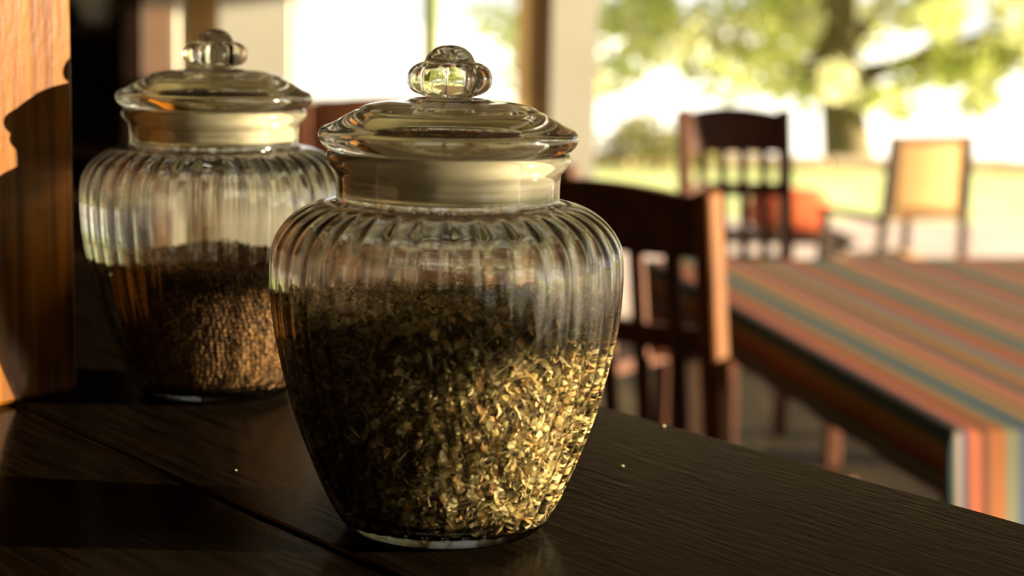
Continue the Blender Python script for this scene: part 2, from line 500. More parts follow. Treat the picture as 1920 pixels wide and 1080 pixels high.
# local frame: x along U, y = -V direction (towards the near side)
PW = 0.3036
def plank(y0, y1, z, name='plank'):
    n = 64
    x0, x1 = -1.15, 1.9
    top = []
    bv = 0.0022
    r = random.Random(int(y0 * 1000) + 5)
    secs = []
    for i in range(n + 1):
        x = x0 + (x1 - x0) * i / n
        j0 = r.uniform(-.0007, .0007); j1 = r.uniform(-.0007, .0007)
        secs.append([(x, y0 + j0, z - .045), (x, y0 + j0, z - bv), (x, y0 + j0 + bv * .35, z - bv * .35), (x, y0 + j0 + bv, z),
                     (x, y1 + j1 - bv, z), (x, y1 + j1 - bv * .35, z - bv * .35), (x, y1 + j1, z - bv), (x, y1 + j1, z - .045)])
    mb = MB(); k = 8
    vs_ = [q for s_ in secs for q in s_]
    fs = [(i * k + a, i * k + (a + 1) % k, (i + 1) * k + (a + 1) % k, (i + 1) * k + a) for i in range(n) for a in range(k)]
    fs += [tuple(range(k))[::-1], tuple(range(n * k, n * k + k))]
    return mb.add(vs_, fs).build(name, M['counter'], counter)
plank(0.0, PW - 0.0006, HC)
plank(PW + 0.0006, 2 * PW - .0006, HC - 0.0006)
plank(2 * PW + 0.0006, 2.6 * PW, HC)
MB().box((0.37, 1.3 * PW, HC - .045 - .05), (2.7, 2.2 * PW, .10), None, .003).build('apron', M['dark_wood'], counter)
for lx in (-0.9, 1.65):
    for ly in (0.12, 2.6 * PW - 0.12):
        MB().box((lx, ly, (HC - .145) / 2), (.08, .08, HC - .145), None, .004).build('leg', M['dark_wood'], counter)

# varnished post standing at the left end of the counter
pa = math.radians(56)
vdir = Vector((math.cos(pa), math.sin(pa), 0)); ndir = Vector((-math.sin(pa), math.cos(pa), 0))
corner = Vector((-0.2745, 1.164, HC))
pc = corner - vdir * 0.075 + ndir * 0.065
post = MB().box((0, 0, (2.55 - HC) / 2), (0.15, 0.13, 2.55 - HC), None, .003).build('wooden_post', M['post'])
post.location = (pc.x, pc.y, HC); post.rotation_euler = (0, 0, pa)
tag(post, 'varnished orange wooden post standing on the counter at the left edge', 'post')

# ------------------------------------------------------------------ glass jars
NR = 36
def body_profile():
    outer = [(0.0, 0.0028), (0.030, 0.0026), (0.0385, 0.0010), (0.0420, 0.0004), (0.0455, 0.0012), (0.0490, 0.0045), (0.0553, 0.0145),
             (0.0622, 0.0300), (0.0712, 0.0540), (0.0773, 0.0770), (0.0818, 0.1003), (0.0832, 0.1207), (0.0826, 0.1335),
             (0.0806, 0.1400), (0.0766, 0.1460), (0.0711, 0.1508), (0.0650, 0.1543), (0.0590, 0.1560), (0.0545, 0.1562), (0.0526, 0.1572), (0.0523, 0.1600), (0.0524, 0.1660),
             (0.0530, 0.1705), (0.0548, 0.1725), (0.0566, 0.1748), (0.0572, 0.1775), (0.0566, 0.1797), (0.0550, 0.1802)]
    inner = [(0.0515, 0.1802), (0.0500, 0.1790), (0.0495, 0.1740), (0.0493, 0.1600), (0.0500, 0.1545), (0.0560, 0.1526),
             (0.0660, 0.1480), (0.0732, 0.1430), (0.0775, 0.1340), (0.0794, 0.1207), (0.0781, 0.1003), (0.0737, 0.0770),
             (0.0676, 0.0540), (0.0586, 0.0300), (0.0518, 0.0165), (0.0465, 0.0095), (0.0400, 0.0075), (0.0, 0.0072)]
    return spline(outer, .0016), spline(inner, .0022)

def sstep(a, b_, x):
    t = min(max((x - a) / (b_ - a), 0), 1)
    return t * t * (3 - 2 * t)

po, pin = body_profile()
def inner_radius(z):
    best = 0.0
    pts = [q for q in pin if q[0] > 0.03]
    for (r0, z0), (r1, z1) in zip(pts[:-1], pts[1:]):
        if min(z0, z1) <= z <= max(z0, z1):
            t = (z - z0) / (z1 - z0) if z1 != z0 else 0
            best = max(best, r0 + (r1 - r0) * t)
    return best

def make_body():
    n_o = len(po)
    prof = po + pin
    def rf(r, z, t, i):
        if i < n_o:
            amp = 0.0012 * sstep(0.004, 0.016, z) * (1 - sstep(0.1535, 0.1568, z))
            lobe = abs(math.sin(t * NR / 2)) ** 0.75
            return r - amp * (1 - lobe)
        amp = 0.00035 * sstep(0.010, 0.022, z) * (1 - sstep(0.150, 0.158, z))
        return r + amp * math.cos(t * NR)
    mb = MB().lathe(prof[1:-1], NR * 10, rf)
    n = NR * 10
    last = (len(prof) - 3) * n
    mb.add([(0, 0, po[0][1]), (0, 0, pin[-1][1])], [])
    a, b_ = len(mb.v) - 2, len(mb.v) - 1
    for k in range(n):
        mb.f.append((k, a, (k + 1) % n))
        mb.f.append((last + k, last + (k + 1) % n, b_))
    return mb

def make_lid():
    prof = [(0.0, 0.2030), (0.0, 0.2030), (0.0125, 0.2030), (0.0145, 0.2034), (0.0165, 0.2046), (0.0185, 0.2043), (0.0205, 0.2034), (0.0280, 0.2032), (0.0360, 0.2020),
            (0.0405, 0.2004), (0.0420, 0.1990), (0.0440, 0.1985), (0.0490, 0.1958), (0.0545, 0.1926), (0.0580, 0.1912), (0.0600, 0.1899),
            (0.0608, 0.1876), (0.0602, 0.1850), (0.0585, 0.1826), (0.0562, 0.1810), (0.0530, 0.1806), (0.0490, 0.1806),
            (0.0478, 0.1796), (0.0474, 0.1610), (0.0464, 0.1590), (0.0450, 0.1595), (0.0442, 0.1700), (0.0437, 0.1800),
            (0.0415, 0.1870), (0.0370, 0.1925), (0.0290, 0.1958), (0.0180, 0.1972), (0.0, 0.1974)]
    pr = [q for q in spline(prof, .0013)]
    pr = [q for q in pr if q[0] > 1e-6]
    n = 144
    mb = MB().lathe(pr, n)
    last = (len(pr) - 1) * n
    mb.add([(0, 0, 0.2030), (0, 0, 0.1974)], [])
    a, b_ = len(mb.v) - 2, len(mb.v) - 1
    for k in range(n):
        mb.f.append((k, a, (k + 1) % n))
        mb.f.append((last + k, last + (k + 1) % n, b_))
    return mb

def make_knob():
    prof = [(0.0118, 0.2031), (0.0117, 0.2040), (0.0106, 0.2048), (0.0106, 0.2054), (0.0132, 0.2062), (0.0172, 0.2076), (0.0197, 0.2102),
            (0.0205, 0.2136), (0.0199, 0.2166), (0.0180, 0.2192), (0.0150, 0.2209), (0.0118, 0.2217), (0.0118, 0.2217), (0.0114, 0.2225),
            (0.0100, 0.2252), (0.0072, 0.2278), (0.0040, 0.2291)]
    pr = spline(prof, .0008)
    def rf(r, z, t, i):
        a = 0.0036 * sstep(0.2055, 0.2085, z) * (1 - sstep(0.2196, 0.2214, z))
        return r - a * (1 - abs(math.cos(t * 4 + 0.25)) ** 0.65)
    n = 128
    mb = MB().lathe(pr, n, rf)
    last = (len(pr) - 1) * n
    mb.add([(0, 0, prof[0][1]), (0, 0, 0.2295)], [])
    a, b_ = len(mb.v) - 2, len(mb.v) - 1
    for k in range(n):
        mb.f.append((k, (k + 1) % n, a))
        mb.f.append((last + k, b_, last + (k + 1) % n))
    return mb

def make_seal():
    prof = []
    zs = np.linspace(0.1612, 0.1794, 40)
    for z in zs:
        ph = (z - 0.1612) / 0.0182 * 5
        prof.append((0.0480 + 0.0009 * abs(math.sin(PI * ph)), float(z)))
    prof += [(0.0479, 0.1795), (0.0477, 0.1793), (0.0477, 0.1614), (0.0479, 0.1611)]
    return MB().lathe(prof, 96, closed=True)

def fix_normals(o):
    import bmesh
    bm = bmesh.new(); bm.from_mesh(o.data)
    bmesh.ops.recalc_face_normals(bm, faces=bm.faces)
    bm.to_mesh(o.data); bm.free()

def make_jar(loc, rz, label, lid_tilt=0.0):
    t = empty('glass_jar', loc, rz)
    tag(t, label, 'jar', 'ribbed glass jars on the counter')
    bo = make_body().build('body', M['jar_glass'], t, True)
    li = make_lid().build('lid', M['lid_glass'], t, True)
    kn = make_knob().build('knob', M['lid_glass'], li, True)
    se = make_seal().build('seal_ring', M['seal'], li, True)
    for o in (bo, li, kn, se):
        fix_normals(o)
    return t

J1 = Vector((-0.0307, 0.8708, HC + 0.0001))
J2 = Vector((-0.1880, 1.1700, HC + 0.0001))
jar = make_jar(J1, 0.4, 'nearer ribbed glass jar with knobbed lid, filled with pale dried herbs')
jar2 = copy_tree(jar)
jar2.location = J2; jar2.rotation_euler = (0, 0, 1.1)
jar2['label'] = 'farther ribbed glass jar beside the wooden post, half full of dark round seeds'

# dried herbs: crumpled flakes and stalks packed against a solid core
def settle(z):
    return 0.0055 * (min(max(z, 0), .11) / .11) ** 1.5

def fill_profile(top, gap):
    zs = np.linspace(0.0088, top, 40)
    return zs, np.array([max(inner_radius(z) - gap - settle(z), 0.02) if z > 0.0098 else inner_radius(0.0100) - gap - 0.003 for z in zs])

def heap_height(x, y, top, amp, seed):
    return top + amp * (math.sin(x * 60 + seed) * math.cos(y * 47 + seed * 2) * 0.6 + math.sin(x * 110 - y * 90 + seed) * 0.35)

def core(name, top, gap, mat, parent, amp, seed):
    zs, rs = fill_profile(top, gap)
    prof = list(zip(rs.tolist(), zs.tolist()))
    n = 64; mb = MB()
    rows = [(0.002, zs[0])] + prof
    for fr in (0.85, 0.7, 0.5, 0.3, 0.1):
        rows.append((rs[-1] * fr, top))
    vs_ = []
    for i, (r, z) in enumerate(rows):
        for k in range(n):
            a = 2 * PI * k / n
            x, y = r * math.cos(a), r * math.sin(a)
            zz = z
            if i > len(prof):
                zz = heap_height(x, y, top, amp, seed)
            vs_.append((x, y, zz))
    fs = [(i * n + k, i * n + (k + 1) % n, (i + 1) * n + (k + 1) % n, (i + 1) * n + k) for i in range(len(rows) - 1) for k in range(n)]
    fs.append(tuple(range((len(rows) - 1) * n, len(rows) * n)))
    return mb.add(vs_, fs).build(name, mat, parent, True)

HERB_TOP = 0.108
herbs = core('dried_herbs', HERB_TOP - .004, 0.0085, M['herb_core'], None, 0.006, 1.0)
herbs.location = J1
tag(herbs, 'crumbled pale green dried herbs filling the nearer glass jar', 'dried herbs', kind='stuff')

def shell_points(n, top, gap0, gap1, amp, seed, top_frac):
    zs = np.linspace(0.0095, top, 200)
    rr = np.array([inner_radius(max(z, 0.0100)) for z in zs])
    wgt = rr / rr.sum()
    pts = []; nor = []
    nt_ = int(n * top_frac)
    iz = nrng.choice(len(zs), n - nt_, p=wgt)
    th = nrng.uniform(0, 2 * PI, n - nt_); gp = nrng.uniform(gap0, gap1, n - nt_)
    for i, t, g in zip(iz, th, gp):
        r = rr[i] - g - settle(zs[i])
        if zs[i] < 0.013: r -= 0.002
        pts.append((r * math.cos(t), r * math.sin(t), zs[i] + nrng.uniform(0, .0005))); nor.append((math.cos(t), math.sin(t), -0.25))
    R = inner_radius(top) - gap0 - settle(top)
    rad = R * np.sqrt(nrng.uniform(0, 1, nt_)); th = nrng.uniform(0, 2 * PI, nt_)
    for r, t in zip(rad, th):
        x, y = r * math.cos(t), r * math.sin(t)
        pts.append((x, y, heap_height(x, y, top, amp, seed) + nrng.uniform(-.002, .002))); nor.append((0, 0, 1))
    return np.array(pts), np.array(nor)

def flakes(parent):
    P, N = shell_points(12500, HERB_TOP, 0.0038, 0.0095, 0.006, 1.0, 0.22)
    V_ = []; F_ = []; T_ = []
    pal = np.array([(0.48, 0.38, 0.19), (0.42, 0.33, 0.15), (0.31, 0.235, 0.085), (0.55, 0.46, 0.26), (0.10, 0.07, 0.018),
                    (0.30, 0.24, 0.09), (0.06, 0.042, 0.012), (0.42, 0.24, 0.09)])
    o = 0
    for p_, n_ in zip(P, N):
        n_ = n_ + nrng.normal(0, 0.75, 3); n_ /= np.linalg.norm(n_)
        a = np.cross(n_, nrng.normal(0, 1, 3)); a /= np.linalg.norm(a); b_ = np.cross(n_, a)
        stalk = nrng.random() < 0.10
        if stalk:
            L_ = nrng.uniform(.003, .0065); W_ = nrng.uniform(.0004, .0007)
        else:
            L_ = nrng.uniform(.0009, .0027); W_ = L_ * nrng.uniform(.45, .9)
        bend = nrng.uniform(-.5, .9) * L_ * (.3 if stalk else 1)
        c = pal[nrng.integers(len(pal))] * nrng.uniform(.75, 1.15)
        if stalk: c = pal[nrng.choice([0, 3, 7])] * nrng.uniform(.7, 1.2)
        row = []
        for s_, wf, h in ((-1, .45, -bend * .5), (-.2, 1, bend * .35), (.45, .85, bend * .1), (1, .25, -bend * .7)):
            j = nrng.uniform(.7, 1.2)
            curl = W_ * nrng.uniform(-.2, .6)
            row.append(p_ + a * L_ * s_ + b_ * W_ * wf * j + n_ * (h + curl))
            row.append(p_ + a * L_ * s_ - b_ * W_ * wf + n_ * (h + curl * .6))
        # keep every corner inside the glass
        for q in row:
            rmax = inner_radius(min(max(q[2], 0.010), 0.155)) - 0.0012
            if q[2] < 0.0095: q[2] = 0.0095
            rq = math.hypot(q[0], q[1])
            if rq > rmax:
                q[0] *= rmax / rq; q[1] *= rmax / rq
        V_ += row; T_ += [c] * 8
        for k in range(3):
            F_.append((o + 2 * k, o + 2 * k + 1, o + 2 * k + 3, o + 2 * k + 2))
        o += 8
    ob = numpy_mesh('herb_flakes', np.array(V_), np.array(F_), M['herb'], np.array(T_), parent)
    ob['kind'] = 'stuff'
    return ob
fl = flakes(herbs)

# round seeds
SEED_TOP = 0.085
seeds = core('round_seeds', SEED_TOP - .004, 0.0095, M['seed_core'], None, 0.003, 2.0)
seeds.location = J2
tag(seeds, 'small dark brown round seeds heaped in the farther glass jar', 'seeds', kind='stuff')

def ico():
    import bmesh
    bm = bmesh.new(); bmesh.ops.create_icosphere(bm, subdivisions=1, radius=1.0)
    v = np.array([x.co[:] for x in bm.verts]); f = np.array([[q.index for q in x.verts] for x in bm.faces]); bm.free()
    return v, f

def seed_mesh(parent):
    iv, if_ = ico()
    pts = []
    R0 = 0.00135
    # packed layers against the wall
    for lay, gap in ((0, 0.0052), (1, 0.0072)):
        z = 0.0112; row = 0
        while z < SEED_TOP:
            r = inner_radius(max(z, .0102)) - gap - settle(z)
            n = int(2 * PI * r / (R0 * 2.3))
            ph = 0.5 * (row % 2) + lay * .3
            for k in range(n):
                t = 2 * PI * (k + ph + nrng.uniform(-.22, .22)) / n
                pts.append((r * math.cos(t) + nrng.normal(0, .0002), r * math.sin(t) + nrng.normal(0, .0002), z + nrng.normal(0, .00035)))
            z += R0 * 2.0; row += 1
    R = inner_radius(SEED_TOP) - .0055 - settle(SEED_TOP)
    g = np.arange(-R, R, R0 * 2.05)
    for i, x in enumerate(g):
        for y in g + (R0 if i % 2 else 0):
            if x * x + y * y < R * R:
                pts.append((x + nrng.normal(0, .0003), y + nrng.normal(0, .0003), heap_height(x, y, SEED_TOP, 0.003, 2.0) + nrng.normal(0, .0007)))
    P = np.array(pts); n = len(P)
    sc_ = R0 * nrng.uniform(.88, 1.08, (n, 1, 1)) * np.array([1, 1, .93])
    Vt = (iv[None] * sc_ + P[:, None]).reshape(-1, 3)
    Ft = (if_[None] + (np.arange(n) * len(iv))[:, None, None]).reshape(-1, 3)
    base = np.array([(0.18, 0.086, 0.025), (0.09, 0.040, 0.012), (0.24, 0.125, 0.038), (0.05, 0.022, 0.007)])
    c = base[nrng.integers(len(base), size=n)] * nrng.uniform(.8, 1.15, (n, 1))
    ob = numpy_mesh('seed_grains', Vt, Ft, M['seed'], np.repeat(c, len(iv), 0), parent, True)
    ob['kind'] = 'stuff'
    return ob
sg = seed_mesh(seeds)

# ------------------------------------------------------------------ chairs
def make_chair(loc, rz, label, wood, w=0.42, d=0.42, h=0.96, seat=0.45, slats=5, crest=0.10, mid=True, rake=0.06, group='wooden chairs around the tables',
               name='dining_chair', wood2=None):
    """back at local -y, facing +y"""
    t = empty(name, loc, rz)
    tag(t, label, 'chair', group)
    wd = M[wood]; wd2 = M[wood2 or wood]
    y0 = -d / 2
    for sx in (-1, 1):
        x = sx * (w / 2 - .02)
        mb = MB().bar((x, y0 + .0, 0), (x, y0 + .02, seat), .038, .042, .004)
        mb.bar((x, y0 + .02, seat - .004), (x, y0 - rake, h), .036, .040, .004)
        mb.build('leg', wd2, t)
        MB().bar((x, d / 2 - .02, 0), (x, d / 2 - .02, seat - .03), .040, .040, .004).build('leg', wd2, t)
        MB().bar((x, y0 + .03, .22), (x, d / 2 - .04, .22), .02, .025, .003, Vector((0, 0, 1))).build('stretcher', wd, t)
    # seat, gently dished
    n = 10; top = []; vs_ = []; fs = []
    for i in range(n + 1):
        for j in range(n + 1):
            a, b_ = i / n - .5, j / n - .5
            dip = -.010 * max(0, 1 - (a * a + b_ * b_) * 5)
            vs_.append((a * (w + .01), b_ * d + .012, seat + dip))
    for i in range(n + 1):
        for j in range(n + 1):
            a, b_ = i / n - .5, j / n - .5
            vs_.append((a * (w + .01), b_ * d + .012, seat - .03))
    q = (n + 1) ** 2
    for i in range(n):
        for j in range(n):
            a = i * (n + 1) + j
            fs.append((a, a + n + 1, a + n + 2, a + 1)); fs.append((q + a, q + a + 1, q + a + n + 2, q + a + n + 1))
    for i in range(n):
        for e, st in (((0), 1), (n * (n + 1), 1), (0, n + 1), (n, n + 1)):
            a = e + i * st; b_ = a + st
            fs.append((a, b_, q + b_, q + a))
    MB().add(vs_, fs).build('seat', wd, t)
    yb = lambda z: y0 + .02 - (rake + .02) * (z - seat) / (h - seat)
    # crest rail, bowed
    def rail(z0, z1, th, name_, bow=.02, arch=.018):
        mb = MB(); k = 12; vs2 = []; fs2 = []
        for i in range(k + 1):
            a = i / k * 2 - 1
            x = a * (w / 2 - .036); dy = bow * (a * a - 1); up = arch * (1 - a * a)
            for (zz, yy) in ((z0, -th / 2), (z1 + up, -th / 2), (z1 + up, th / 2), (z0, th / 2)):
                vs2.append((x, yb(zz) + yy + dy, zz))
        for i in range(k):
            for c in range(4):
                fs2.append((i * 4 + c, i * 4 + (c + 1) % 4, (i + 1) * 4 + (c + 1) % 4, (i + 1) * 4 + c))
        fs2 += [(3, 2, 1, 0), (k * 4, k * 4 + 1, k * 4 + 2, k * 4 + 3)]
        return mb.add(vs2, fs2).build(name_, wd, t)
    rail(h - crest - .01, h - .012, .024, 'crest_rail')
    lowz = seat + .06
    rail(lowz, lowz + .045, .022, 'lower_rail', .02, 0)
    if mid:
        zm = seat + (h - seat) * .52
        rail(zm, zm + .04, .022, 'middle_rail', .02, 0)
    for k in range(slats):
        x = (k - (slats - 1) / 2) * (w - .10) / slats
        dy = .02 * ((x / (w / 2)) ** 2 - 1)
        MB().bar((x, yb(lowz + .03) + dy, lowz + .03), (x, yb(h - crest) + dy, h - crest + .005), .028, .014, .003).build('slat', wd, t)
    return t

make_chair((0.32, 3.285, 0), math.radians(-39), 'red-brown slat-back chair nearest the counter, at the corner of the striped table', 'red_wood', w=0.44, h=1.005, wood2='amber_wood')
make_chair((0.72, 5.35, 0), math.radians(194), 'brown slat-back chair behind the striped table with amber light on its top rail', 'red_wood', w=0.36, h=0.99, crest=.12, slats=4)
make_chair((0.13, 4.55, 0), math.radians(-35), 'dark red chair just right of the nearer jar, beyond the nearest slat-back chair', 'red_wood', w=0.40, h=0.93)
make_chair((-0.40, 5.05, 0), math.radians(12), 'red-brown chair under the window, seen between the two jar lids', 'red_wood', w=0.44, h=1.045, crest=.14)

# ------------------------------------------------------------------ striped table
TL = Vector((0.355, 3.62, 0)); TN = Vector((0.584, 2.40, 0))        # left long edge of the top, far end and near end
ax = (TL - TN); TLEN = 1.62; axn = ax.normalized()
ac = Vector((axn.y, -axn.x, 0))                                        # across, to the right
TW = 0.92
tcen = TN + axn * TLEN / 2 + ac * TW / 2
trz = math.atan2(axn.y, axn.x)
table = empty('dining_table', (tcen.x, tcen.y, 0), trz)
tag(table, 'long wooden dining table under the striped cloth at right', 'table')
MB().box((0, 0, 0.728), (TLEN - .004, TW - .004, .035), None, .004).build('tabletop', M['dark_wood'], table)
for sx in (-1, 1):
    for sy in (-1, 1):
        MB().box((sx * (TLEN / 2 - .09), sy * (TW / 2 - .08), .355), (.07, .07, .711), None, .005).build('leg', M['dark_wood'], table)
    MB().box((sx * (TLEN / 2 - .09), 0, .67), (.025, TW - .23, .08), None, .003).build('apron', M['dark_wood'], table)

def make_cloth():
    """local x along the table, y across; stripes run along x"""
    nx, ny = 90, 60
    dx, dy = 0.22, 0.085
    Lx, Ly = TLEN / 2 + .003, TW / 2 + .003
    me_v = []; uvs = []; fs = []
    R = 0.012
    def drop(s_, Lh, D):
        """arc-length s in [-(Lh+D), Lh+D] -> (coordinate, drop)"""
        a = abs(s_); sg_ = 1 if s_ >= 0 else -1
        if a <= Lh - R: return s_, 0.0
        e = a - (Lh - R); q = R * PI / 2
        if e < q:
            an = e / R
            return sg_ * (Lh - R + R * math.sin(an)), R * (1 - math.cos(an))
        return sg_ * Lh, R + (e - q)
    def samples(Lh, D, n):
        mid = list(np.linspace(-(Lh - R), Lh - R, n))
        ed = [R * PI / 2 * k / 4 for k in range(1, 5)] + list(R * PI / 2 + np.linspace(0, D - R, 12)[1:])
        return [-(Lh - R + e) for e in ed[::-1]] + mid + [Lh - R + e for e in ed]
    sx_, sy_ = samples(Lx, dx, nx), samples(Ly, dy, ny)
    for s_ in sx_:
        for t in sy_:
            x, d1 = drop(s_, Lx, dx); y, d2 = drop(t, Ly, dy)
            z = 0.7505 - max(d1, d2)
            w1 = min(1, d1 / .15); w2 = min(1, d2 / .15)
            if w1 > 0: x += math.copysign(1, s_) * (.004 + .012 * w1 * (1 + math.sin(t * 34 + math.sin(t * 9)))/2 + .01 * w1)
            if w2 > 0: y += math.copysign(1, t) * (.004 + .010 * w2 * (1 + math.sin(s_ * 27 + math.sin(s_ * 7)))/2 + .01 * w2)
            me_v.append((x, y, z)); uvs.append((t, s_))
    m_ = len(sy_)
    for i in range(len(sx_) - 1):
        for j in range(m_ - 1):
            fs.append((i * m_ + j, (i + 1) * m_ + j, (i + 1) * m_ + j + 1, i * m_ + j + 1))
    o = MB().add(me_v, fs).build('tablecloth', M['stripes'], None, True)
    uvl = o.data.uv_layers.new(name='weave')
    idx = np.empty(len(o.data.loops), np.int32); o.data.loops.foreach_get('vertex_index', idx)
    uvl.data.foreach_set('uv', np.array(uvs, np.float32)[idx].ravel())
    md = o.modifiers.new('thickness', 'SOLIDIFY'); md.thickness = 0.0015; md.offset = 1
    return o
cl = make_cloth()
cl.location = (tcen.x, tcen.y, 0); cl.rotation_euler = (0, 0, trz)
tag(cl, 'striped woven tablecloth in orange, teal, yellow and blue over the long table', 'tablecloth')

# ------------------------------------------------------------------ garden chair with canvas back, outdoors
gc = empty('canvas_chair', (1.37, 6.72, -0.02), math.radians(203))
tag(gc, 'tan canvas-backed garden chair on the terrace beyond the striped table', 'chair')
for sx in (-1, 1):
    x = sx * .155
    MB().bar((x * 1.25, .16, 0), (x * 1.0, .22, .88), .030, .030, .004).build('leg', M['dark_wood'], gc)
    MB().bar((x * 1.25, -.20, 0), (x * 1.15, -.16, .58), .030, .030, .004).build('leg', M['dark_wood'], gc)
    MB().bar((x * 1.15, -.20, .585), (x * 1.10, .20, .585), .045, .022, .004, Vector((0, 0, 1))).build('armrest', M['amber_wood'], gc)
MB().bar((-.15, .222, .865), (.15, .222, .865), .024, .03, .004, Vector((0, 0, 1))).build('top_rail', M['amber_wood'], gc)
MB().bar((-.165, .20, .60), (.165, .20, .60), .024, .03, .004, Vector((0, 0, 1))).build('lower_rail', M['amber_wood'], gc)
def sling(x0, x1, y0, z0, y1, z1, name_, sag):
    mb = MB(); n = 10; vs_ = []; fs = []
    for i in range(n + 1):
        for j in range(n + 1):
            a, b_ = i / n, j / n
            s_ = sag * math.sin(PI * a)
            vs_.append((x0 + (x1 - x0) * a, y0 + (y1 - y0) * b_ + s_ * (1 if abs(z1 - z0) > .1 else 0), z0 + (z1 - z0) * b_ - (s_ if abs(z1 - z0) <= .1 else 0)))
    for i in range(n):
        for j in range(n):
            a = i * (n + 1) + j
            fs.append((a, a + n + 1, a + n + 2, a + 1))
    o = mb.add(vs_, fs).build(name_, M['tan_canvas'], gc, True)
    md = o.modifiers.new('thickness', 'SOLIDIFY'); md.thickness = .004
sling(-.15, .15, .195, .62, .212, .85, 'canvas_back', .02)
sling(-.17, .17, -.18, .42, .18, .40, 'canvas_seat', .02)
for y_ in (-.18, .18):
    MB().bar((-.19, y_, .41), (.19, y_, .41), .025, .025, .003, Vector((0, 0, 1))).build('seat_rail', M['dark_wood'], gc)

# low bench with a red cushion
bn = empty('low_bench', (1.02, 7.6, -0.02), math.radians(4)); tag(bn, 'low dark wooden bench on the terrace carrying a red cushion', 'bench')
for k in range(3):
    MB().box((0, (k - 1) * .12, .385), (.70, .105, .03), None, .004).build('seat_board', M['dark_wood'], bn)
for sx in (-1, 1):
    for sy in (-1, 1):
        MB().box((sx * .30, sy * .13, .185), (.05, .05, .37), None, .004).build('leg', M['dark_wood'], bn)
def cushion(loc, size, rz, label):
    n = 14; mb = MB(); vs_ = []; fs = []
    for i in range(n + 1):
        for s_ in range(2 * n):
            a = i / n * PI; t = 2 * PI * s_ / (2 * n)
            c_, d_ = math.cos(t), math.sin(t)
            e = lambda v_, p_: math.copysign(abs(v_) ** p_, v_)
            vs_.append((size[0] / 2 * e(math.sin(a), .6) * e(c_, .4), size[1] / 2 * e(math.sin(a), 1.0) * e(d_, 1.0), size[2] / 2 * e(math.cos(a), .5)))
    m_ = 2 * n
    for i in range(n):
        for k in range(m_):
            fs.append((i * m_ + k, i * m_ + (k + 1) % m_, (i + 1) * m_ + (k + 1) % m_, (i + 1) * m_ + k))
    o = mb.add(vs_, fs).build('cushion', M['red_cloth'], None, True)
    o.location = loc; o.rotation_euler = (0, 0, rz)
    return tag(o, label, 'cushion')
cushion((1.13, 7.6, .38 + .092), (.34, .14, .185), .05, 'red-orange cushion standing on the low bench beyond the striped table')

# ------------------------------------------------------------------ dark glass-fronted cabinet at far left
cab = empty('china_cabinet', (-1.085, 4.62, 0)); tag(cab, 'dark brown glass-fronted cabinet behind the wooden post', 'cabinet')
cw, cd, ch = 0.42, .36, 2.05
mb = MB()
mb.box((-cw / 2 + .012, 0, ch / 2), (.024, cd, ch)); mb.box((cw / 2 - .012, 0, ch / 2), (.024, cd, ch))
mb.box((0, cd / 2 - .01, ch / 2), (cw - .05, .02, ch)); mb.box((0, 0, ch - .012), (cw - .05, cd - .04, .024)); mb.box((0, 0, .05), (cw - .05, cd - .04, .1))
mb.build('body', M['dark_wood'], cab)
for z_ in (0.55, 0.92, 1.21, 1.62):
    MB().box((0, 0, z_), (cw - .052, cd - .06, .02)).build('shelf', M['dark_wood'], cab)
dr = MB(); yw = -cd / 2 - .012
for e in (-1, 1):
    dr.box((e * (cw / 2 - .026), yw, ch / 2), (.05, .022, ch - .02), None, .003)
for z_ in (.06, .78, ch - .06):
    dr.box((0, yw, z_), (cw - .11, .022, .09), None, .003)
dr.box((0, yw, .42), (cw - .10, .010, .66))
do = dr.build('door', M['dark_wood'], cab)
MB().box((0, yw, 1.40), (cw - .10, .004, 1.15)).build('pane', M['pane'], do)
MB().lathe([(.003, 0), (.012, .004), (.012, .014), (.003, .02)], 12).build('handle', M['amber_wood'], do, True).location = (-cw / 2 + .03, yw - .012, 1.1)
def vessel(prof, loc, label, cat, name_, mat, handle=False):  # jug and bottle are added to imitate blurred reflections in the pane
    t = empty(name_, loc); tag(t, label, cat, 'added vessels standing in for pane reflections')
    MB().lathe(spline(prof, .006), 28).build('body', mat, t, True)
    if handle:
        MB().tube([(-.03, -.03, .15), (-.06, -.055, .14), (-.065, -.06, .09), (-.04, -.035, .05)], .007).build('handle', mat, t, True)
    return t
vessel([(0.002, 0), (.04, 0), (.055, .04), (.058, .09), (.045, .14), (.040, .16), (.046, .18), (.043, .18), (.036, .16), (.05, .09), (.04, .01), (.002, .008)],
       (-1.01, 4.56, 1.221), 'white jug added for the pale reflections in the cabinet pane', 'jug', 'reflection_jug', M['white_china'], True)
vessel([(0.002, 0), (.033, 0), (.036, .01), (.036, .15), (.014, .20), (.013, .26), (.016, .262), (.012, .265), (.002, .262)],
       (-1.16, 4.60, 1.221), 'pale green bottle added for the greenish reflections in the cabinet pane', 'bottle', 'reflection_bottle', M['green_glass'])

# ------------------------------------------------------------------ garden beyond
wl = empty('garden_wall', (1.0, 15.4, -0.03)); tag(wl, 'low tan stone wall along the far edge of the lawn', 'wall')
x = -9.0; k = 0
r2 = random.Random(3)
while x < 14.0:
    L_ = r2.uniform(.35, .6)
    MB().box((x + L_ / 2, r2.uniform(-.01, .01),   .05), (L_ - .015, .3, .10 + r2.uniform(-.015, .02)), None, .02).build('stone', M['stone'], wl)
    x += L_

